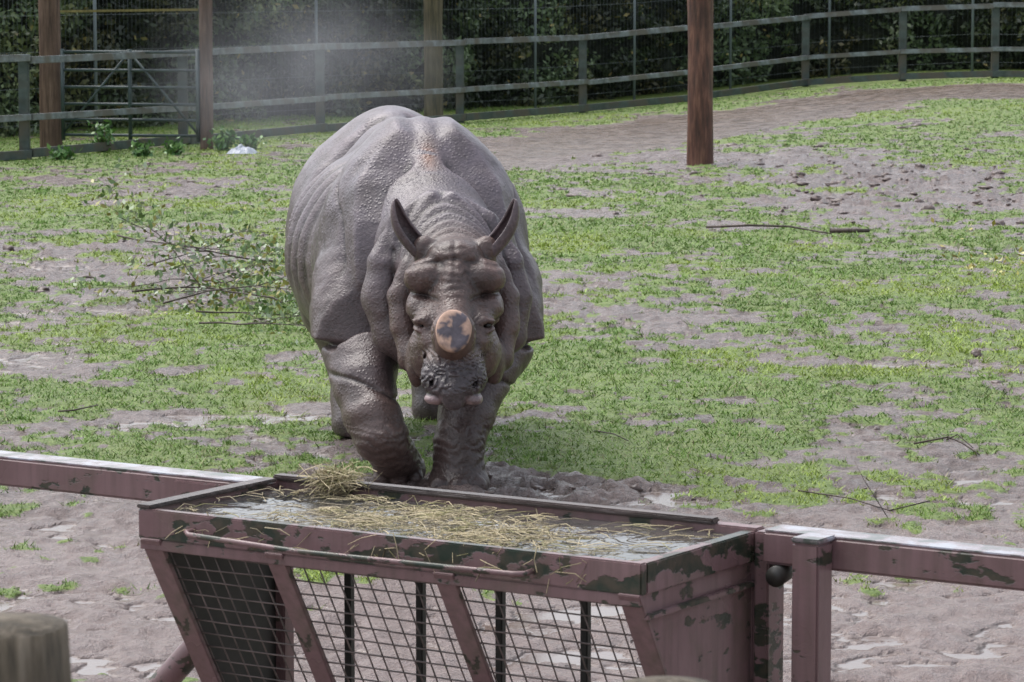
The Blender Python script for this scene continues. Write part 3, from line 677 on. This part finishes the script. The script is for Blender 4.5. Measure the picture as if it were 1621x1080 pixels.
# horn stump
ax_=Vector((0,-.93,.37)).normalized(); upv=ax_.cross(Vector((-1,0,0)))
prof=[(-.05,.108),(0,.102),(.03,.096),(.055,.092),(.072,.090),(.080,.087),(.086,.082),(.088,.070),(.089,.055),(.090,.040),(.0905,.025),(.091,.012),(.091,.0)]
Vh=[];Fh=[];Ch=[];SS=44
for pi_,(t,rr_) in enumerate(prof):
    for s_ in range(SS):
        a_=2*math.pi*s_/SS; wv_=1+.05*(float(vn(3+math.cos(a_)*2,3+math.sin(a_)*2,181))-.5)*2
        q=Vector((math.cos(a_)*rr_*.93*wv_,math.sin(a_)*rr_*1.14*wv_)); p=Vector((0,-.790,.850))+ax_*(t+(.006*(float(vn(q.x/.03+9,q.y/.03+9,183))-.5) if pi_>5 else 0))+Vector((1,0,0))*q.x+upv*q.y
        Vh.append(p[:]); nq=float(fbm(q.x/.035+5.4,q.y/.035+5,171,3)); e=rr_/.085
        tan=L3(196,164,146)*(.75+.5*nq); gry=L3(96,91,98)*(.7+.6*nq); side_=L3(100,80,74)*(.7+.5*nq)
        f_=float(ss(.48,.60,nq+.22*(1-e**2)+(.05 if q.y>0 else -.04))); cc=tan*(1-f_)+gry*f_
        k_=float(ss(.078,.055,t)); cc=cc*(1-k_)+side_*k_; Ch.append(cc)
for i in range(len(prof)-1):
    for s_ in range(SS): s2=(s_+1)%SS; Fh.append((i*SS+s_,i*SS+s2,(i+1)*SS+s2,(i+1)*SS+s_))
hm=NT("horn_stump"); hm.set('Base Color',hm.mix(.4,hm.attr("col").outputs['Color'],hm.ramp(hm.noise(45,4),[(.3,(.5,.5,.5,1)),(.7,(1.3,1.3,1.3,1))]),'MULTIPLY')); hm.set('Roughness',.75); hm.set('Specular IOR Level',.25); hm.set('Normal',hm.bump(hm.noise(30,4),.4,.006))
np_mesh("horn",np.array(Vh),np.array(Fh),hm.m,colors=np.array(Ch),smooth=True,parent=rh)
# ears
for sg in (-1,1):
    Ve=[];Fe=[];NR,NA=18,17
    b0=Vector((sg*.150,-.275,1.19)); tip=Vector((sg*.285,-.30,1.445))
    for i in range(NR):
        t=i/(NR-1); p=b0.lerp(tip,t)+Vector((sg*.034*math.sin(math.pi*t),0,0))
        wd=max(.063*(1-t**2.2)**.6*(.78+.30*t)*(1-.30*t),.004); d=(tip-b0).normalized(); side=Vector((sg*.80,-.6,0)) if sg<0 else Vector((sg*.55,-.85,0)); side=(side-d*side.dot(d)).normalized(); back=d.cross(side)*sg
        if back.y<0: back=-back
        for j in range(NA):
            th=math.radians(-140+280*j/(NA-1))
            Ve.append((p+side*math.sin(th)*wd+back*math.cos(th)*wd*.8)[:])
    for i in range(NR-1):
        for j in range(NA-1): Fe.append((i*NA+j,i*NA+j+1,(i+1)*NA+j+1,(i+1)*NA+j))
    o=np_mesh("ear_"+("right" if sg<0 else "left"),np.array(Ve),np.array(Fe),skin,colors=np.tile(L3(108,95,99),(len(Ve),1)),smooth=True,parent=rh)
    md=o.modifiers.new("thick",'SOLIDIFY'); md.thickness=.014; md.offset=0; md2=o.modifiers.new("sub",'SUBSURF'); md2.levels=1; md2.render_levels=1
em=NT("eye"); em.set('Base Color',(.010,.008,.007,1)); em.set('Roughness',.35)
for sg in (-1,1):
    bm=bmesh.new(); bmesh.ops.create_uvsphere(bm,u_segments=20,v_segments=12,radius=.016)
    me=bpy.data.meshes.new("eye"); bm.to_mesh(me); bm.free(); me.materials.append(em.m); me.polygons.foreach_set("use_smooth",[True]*len(me.polygons))
    o=link(bpy.data.objects.new("eye_"+("right" if sg<0 else "left"),me),rh); o.location=(sg*.155,-.598,.874)
tubes("tail",rh,[[(-.45,2.98,1.35,.05),(-.46,3.08,1.1,.035),(-.46,3.08,.8,.025),(-.46,3.06,.6,.03)]],g_skin if False else brn,10)

# ------------------------------------------------------------------ branches, debris
bk=wood("twig_bark",(.03,.02,.015,1),(.075,.055,.045,1),(.15,.12,.10,1),.6)
def twig(p,d,L,r0,rr,out,lv=0,maxlv=2):
    pts=[];q=Vector(p);d=Vector(d).normalized();n=6
    for i in range(n+1):
        pts.append((q.x,q.y,max(q.z,.008),r0*(1-.75*i/n))); d=(d+Vector((rr.gauss(0,.18),rr.gauss(0,.18),rr.gauss(0,.10)))).normalized(); q=q+d*L/n
        if lv<maxlv and i>0 and rr.random()<.75:
            twig(q,d+Vector((rr.uniform(-.9,.9),rr.uniform(-.9,.9),rr.uniform(-.15,.3))),L*rr.uniform(.35,.6),r0*.5,rr,out,lv+1,maxlv)
    out.append(pts)
rr=random.Random(4); br=empty("fallen_branch"); out=[]
for p,d,L,r0 in (((-3.4,28.5,.25),(1,-1.2,-.05),1.6,.009),((-2.9,25.2,.08),(1,.2,.04),1.3,.009),((-1.9,26.5,.2),(-1,-.7,0),1.2,.009),((-2.6,26.0,.1),(.8,-1,.04),1.3,.009),((-1.7,24.5,.06),(-.6,.6,.12),1.0,.009),((-2.3,24.0,.05),(1,.2,.06),1.0,.008),((-3.0,27.2,.1),(.7,.7,.06),1.0,.008),((-2.2,23.2,.05),(.9,-.3,.08),1.0,.008),((-2.6,24.6,.05),(.9,-.5,.08),1.1,.008)):
    twig(p,d,L,r0,rr,out)
tubes("twigs",br,out,bk,5)
lv=NT("cut_leaf"); lv.set('Base Color',lv.attr("col").outputs['Color']); lv.set('Roughness',.4)
def leaves(name,pts,n,size,cols,parent,spread):
    r=np.random.default_rng(len(pts)+n); P=np.array([p[:3] for p in pts]); c0=P[r.integers(0,len(P),n)]+r.normal(0,spread,(n,3)); c0[:,2]=np.maximum(c0[:,2],.02)
    u=r.normal(size=(n,3)); u/=np.linalg.norm(u,axis=1)[:,None]; v=np.cross(u,r.normal(size=(n,3))); v/=np.linalg.norm(v,axis=1)[:,None]; s=r.uniform(.6,1.2,n)[:,None]*size
    Q=np.stack([c0-u*s,c0-v*s*.5,c0+u*s,c0+v*s*.5],1); cc=np.array(cols)[r.integers(0,len(cols),n)]
    return np_mesh(name,Q.reshape(-1,3),np.arange(n*4).reshape(-1,4),lv.m,colors=np.repeat(cc[:,None],4,1).reshape(-1,3),parent=parent)
pts=[p for ch in out for p in ch if p[0]<-1.5]
leaves("leaves",pts,1500,.032,[(.10,.18,.05),(.18,.27,.11),(.30,.36,.24),(.28,.27,.06)],br,.10)
def stick(name,pl,rad):
    tubes(name,None,[[ (x,y,float(rise(x,y))+z,rad*(1-.5*i/len(pl))) for i,(x,y,z) in enumerate(pl)]],bk,6)
stick("stick",[(1.9,32.3,.03),(2.3,32.0,.07),(2.7,32.1,.05),(2.95,31.7,.03),(3.05,31.6,.02)],.014)
stick("stick",[(3.05,31.7,.04),(3.25,31.6,.05),(3.42,31.7,.04)],.028)
stick("stick",[(2.13,17.4,.02),(2.3,17.3,.07),(2.36,17.2,.05),(2.42,17.0,.02)],.006)
stick("stick",[(2.28,17.25,.06),(2.34,17.25,.09),(2.40,17.1,.04)],.004)
stick("stick",[(1.38,15.8,.02),(1.6,15.5,.03),(1.75,15.2,.02)],.004)
stick("stick",[(1.72,15.0,.02),(1.62,15.1,.18),(1.58,15.15,.26)],.002)
stick("stick",[(1.75,15.2,.02),(1.95,15.3,.05)],.004)
stick("stick",[(-2.58,18.7,.02),(-2.48,18.6,.04),(-2.38,18.9,.03)],.006)
stick("stick",[(.45,17.9,.02),(.55,17.7,.03),(.62,17.5,.02)],.004)
leaves("leaf_litter",[(4.1,28.2,.04),(4.3,27.8,.05),(4.0,28.9,.04),(4.25,28.6,.05),(3.9,27.4,.03)],90,.035,[(.45,.42,.12),(.5,.5,.35),(.35,.30,.06)],None,.18)
def weed(name,x,y,h,n,seed):
    r=np.random.default_rng(seed); e=empty(name,(0,0,0)); pts=[];ch=[]
    for i in range(9):
        a=r.random()*6.28; R=r.uniform(.03,.18); H=h*r.uniform(.6,1); ch.append([(x+R*.3*math.cos(a),y+R*.3*math.sin(a),0,.006),(x+R*math.cos(a),y+R*math.sin(a),H,.004)])
        for t in np.linspace(.2,1,8): pts.append((x+R*t*math.cos(a),y+R*t*math.sin(a),H*t))
    tubes("stems",e,ch,grnw,4); leaves("leaves",pts,n,.05,[(.10,.22,.06),(.16,.30,.08),(.07,.15,.05)],e,.05)
weed("weed_plant",-4.05,46.6,.30,220,1); weed("weed_plant",-5.0,45.2,.18,150,2); weed("weed_plant",-4.65,45.6,.18,150,3); weed("weed_plant",-5.7,46.2,.45,200,5); weed("weed_plant",-3.7,46.9,.2,140,6); weed("weed_plant",-6.0,44.3,.15,140,7)
sk=NT("white_plastic"); sk.set('Base Color',(.36,.40,.46,1)); sk.set('Roughness',.35)
n=14; V=[];Fs=[]
for i in range(n):
    for j in range(n):
        u_,v_=i/(n-1)-.5,j/(n-1)-.5; e=max(0,1-4*(u_*u_+v_*v_)); V.append((-3.73+u_*.42,45.9+v_*.5,.02+.11*e*(.4+float(vn(i*.5,j*.5,7)))))
for i in range(n-1):
    for j in range(n-1): Fs.append((i*n+j,(i+1)*n+j,(i+1)*n+j+1,i*n+j+1))
me=bpy.data.meshes.new("plastic_sack"); me.from_pydata(V,[],Fs); me.materials.append(sk.m); link(bpy.data.objects.new("plastic_sack",me))
# drifting steam rising from the wet animal
bm=bmesh.new(); bmesh.ops.create_icosphere(bm,subdivisions=3,radius=1); me=bpy.data.meshes.new("steam"); bm.to_mesh(me); bm.free()
st=bpy.data.materials.new("steam"); st.use_nodes=True; t_=st.node_tree; t_.nodes.remove(t_.nodes["Principled BSDF"])
pv=t_.nodes.new('ShaderNodeVolumePrincipled'); pv.inputs['Color'].default_value=(.93,.95,1,1)
tcn=t_.nodes.new('ShaderNodeTexCoord'); nz_=t_.nodes.new('ShaderNodeTexNoise'); nz_.inputs['Scale'].default_value=1.6; nz_.inputs['Detail'].default_value=2
ln=t_.nodes.new('ShaderNodeVectorMath'); ln.operation='LENGTH'; t_.links.new(tcn.outputs['Object'],ln.inputs[0]); t_.links.new(tcn.outputs['Object'],nz_.inputs['Vector'])
mr=t_.nodes.new('ShaderNodeMapRange'); mr.inputs[1].default_value=1; mr.inputs[2].default_value=.1; mr.inputs[3].default_value=0; mr.inputs[4].default_value=1; t_.links.new(ln.outputs['Value'],mr.inputs[0])
m2=t_.nodes.new('ShaderNodeMapRange'); m2.inputs[1].default_value=.32; m2.inputs[2].default_value=.7; m2.inputs[4].default_value=.26; t_.links.new(nz_.outputs['Fac'],m2.inputs[0])
mu=t_.nodes.new('ShaderNodeMath'); mu.operation='MULTIPLY'; t_.links.new(mr.outputs[0],mu.inputs[0]); t_.links.new(m2.outputs[0],mu.inputs[1]); t_.links.new(mu.outputs[0],pv.inputs['Density'])
t_.links.new(pv.outputs[0],t_.nodes["Material Output"].inputs['Volume'])
me.materials.append(st); o=link(bpy.data.objects.new("steam",me)); o.location=(-1.55,24,1.80); o.scale=(1.25,1.6,.80)
print("done",time.time()-T0)
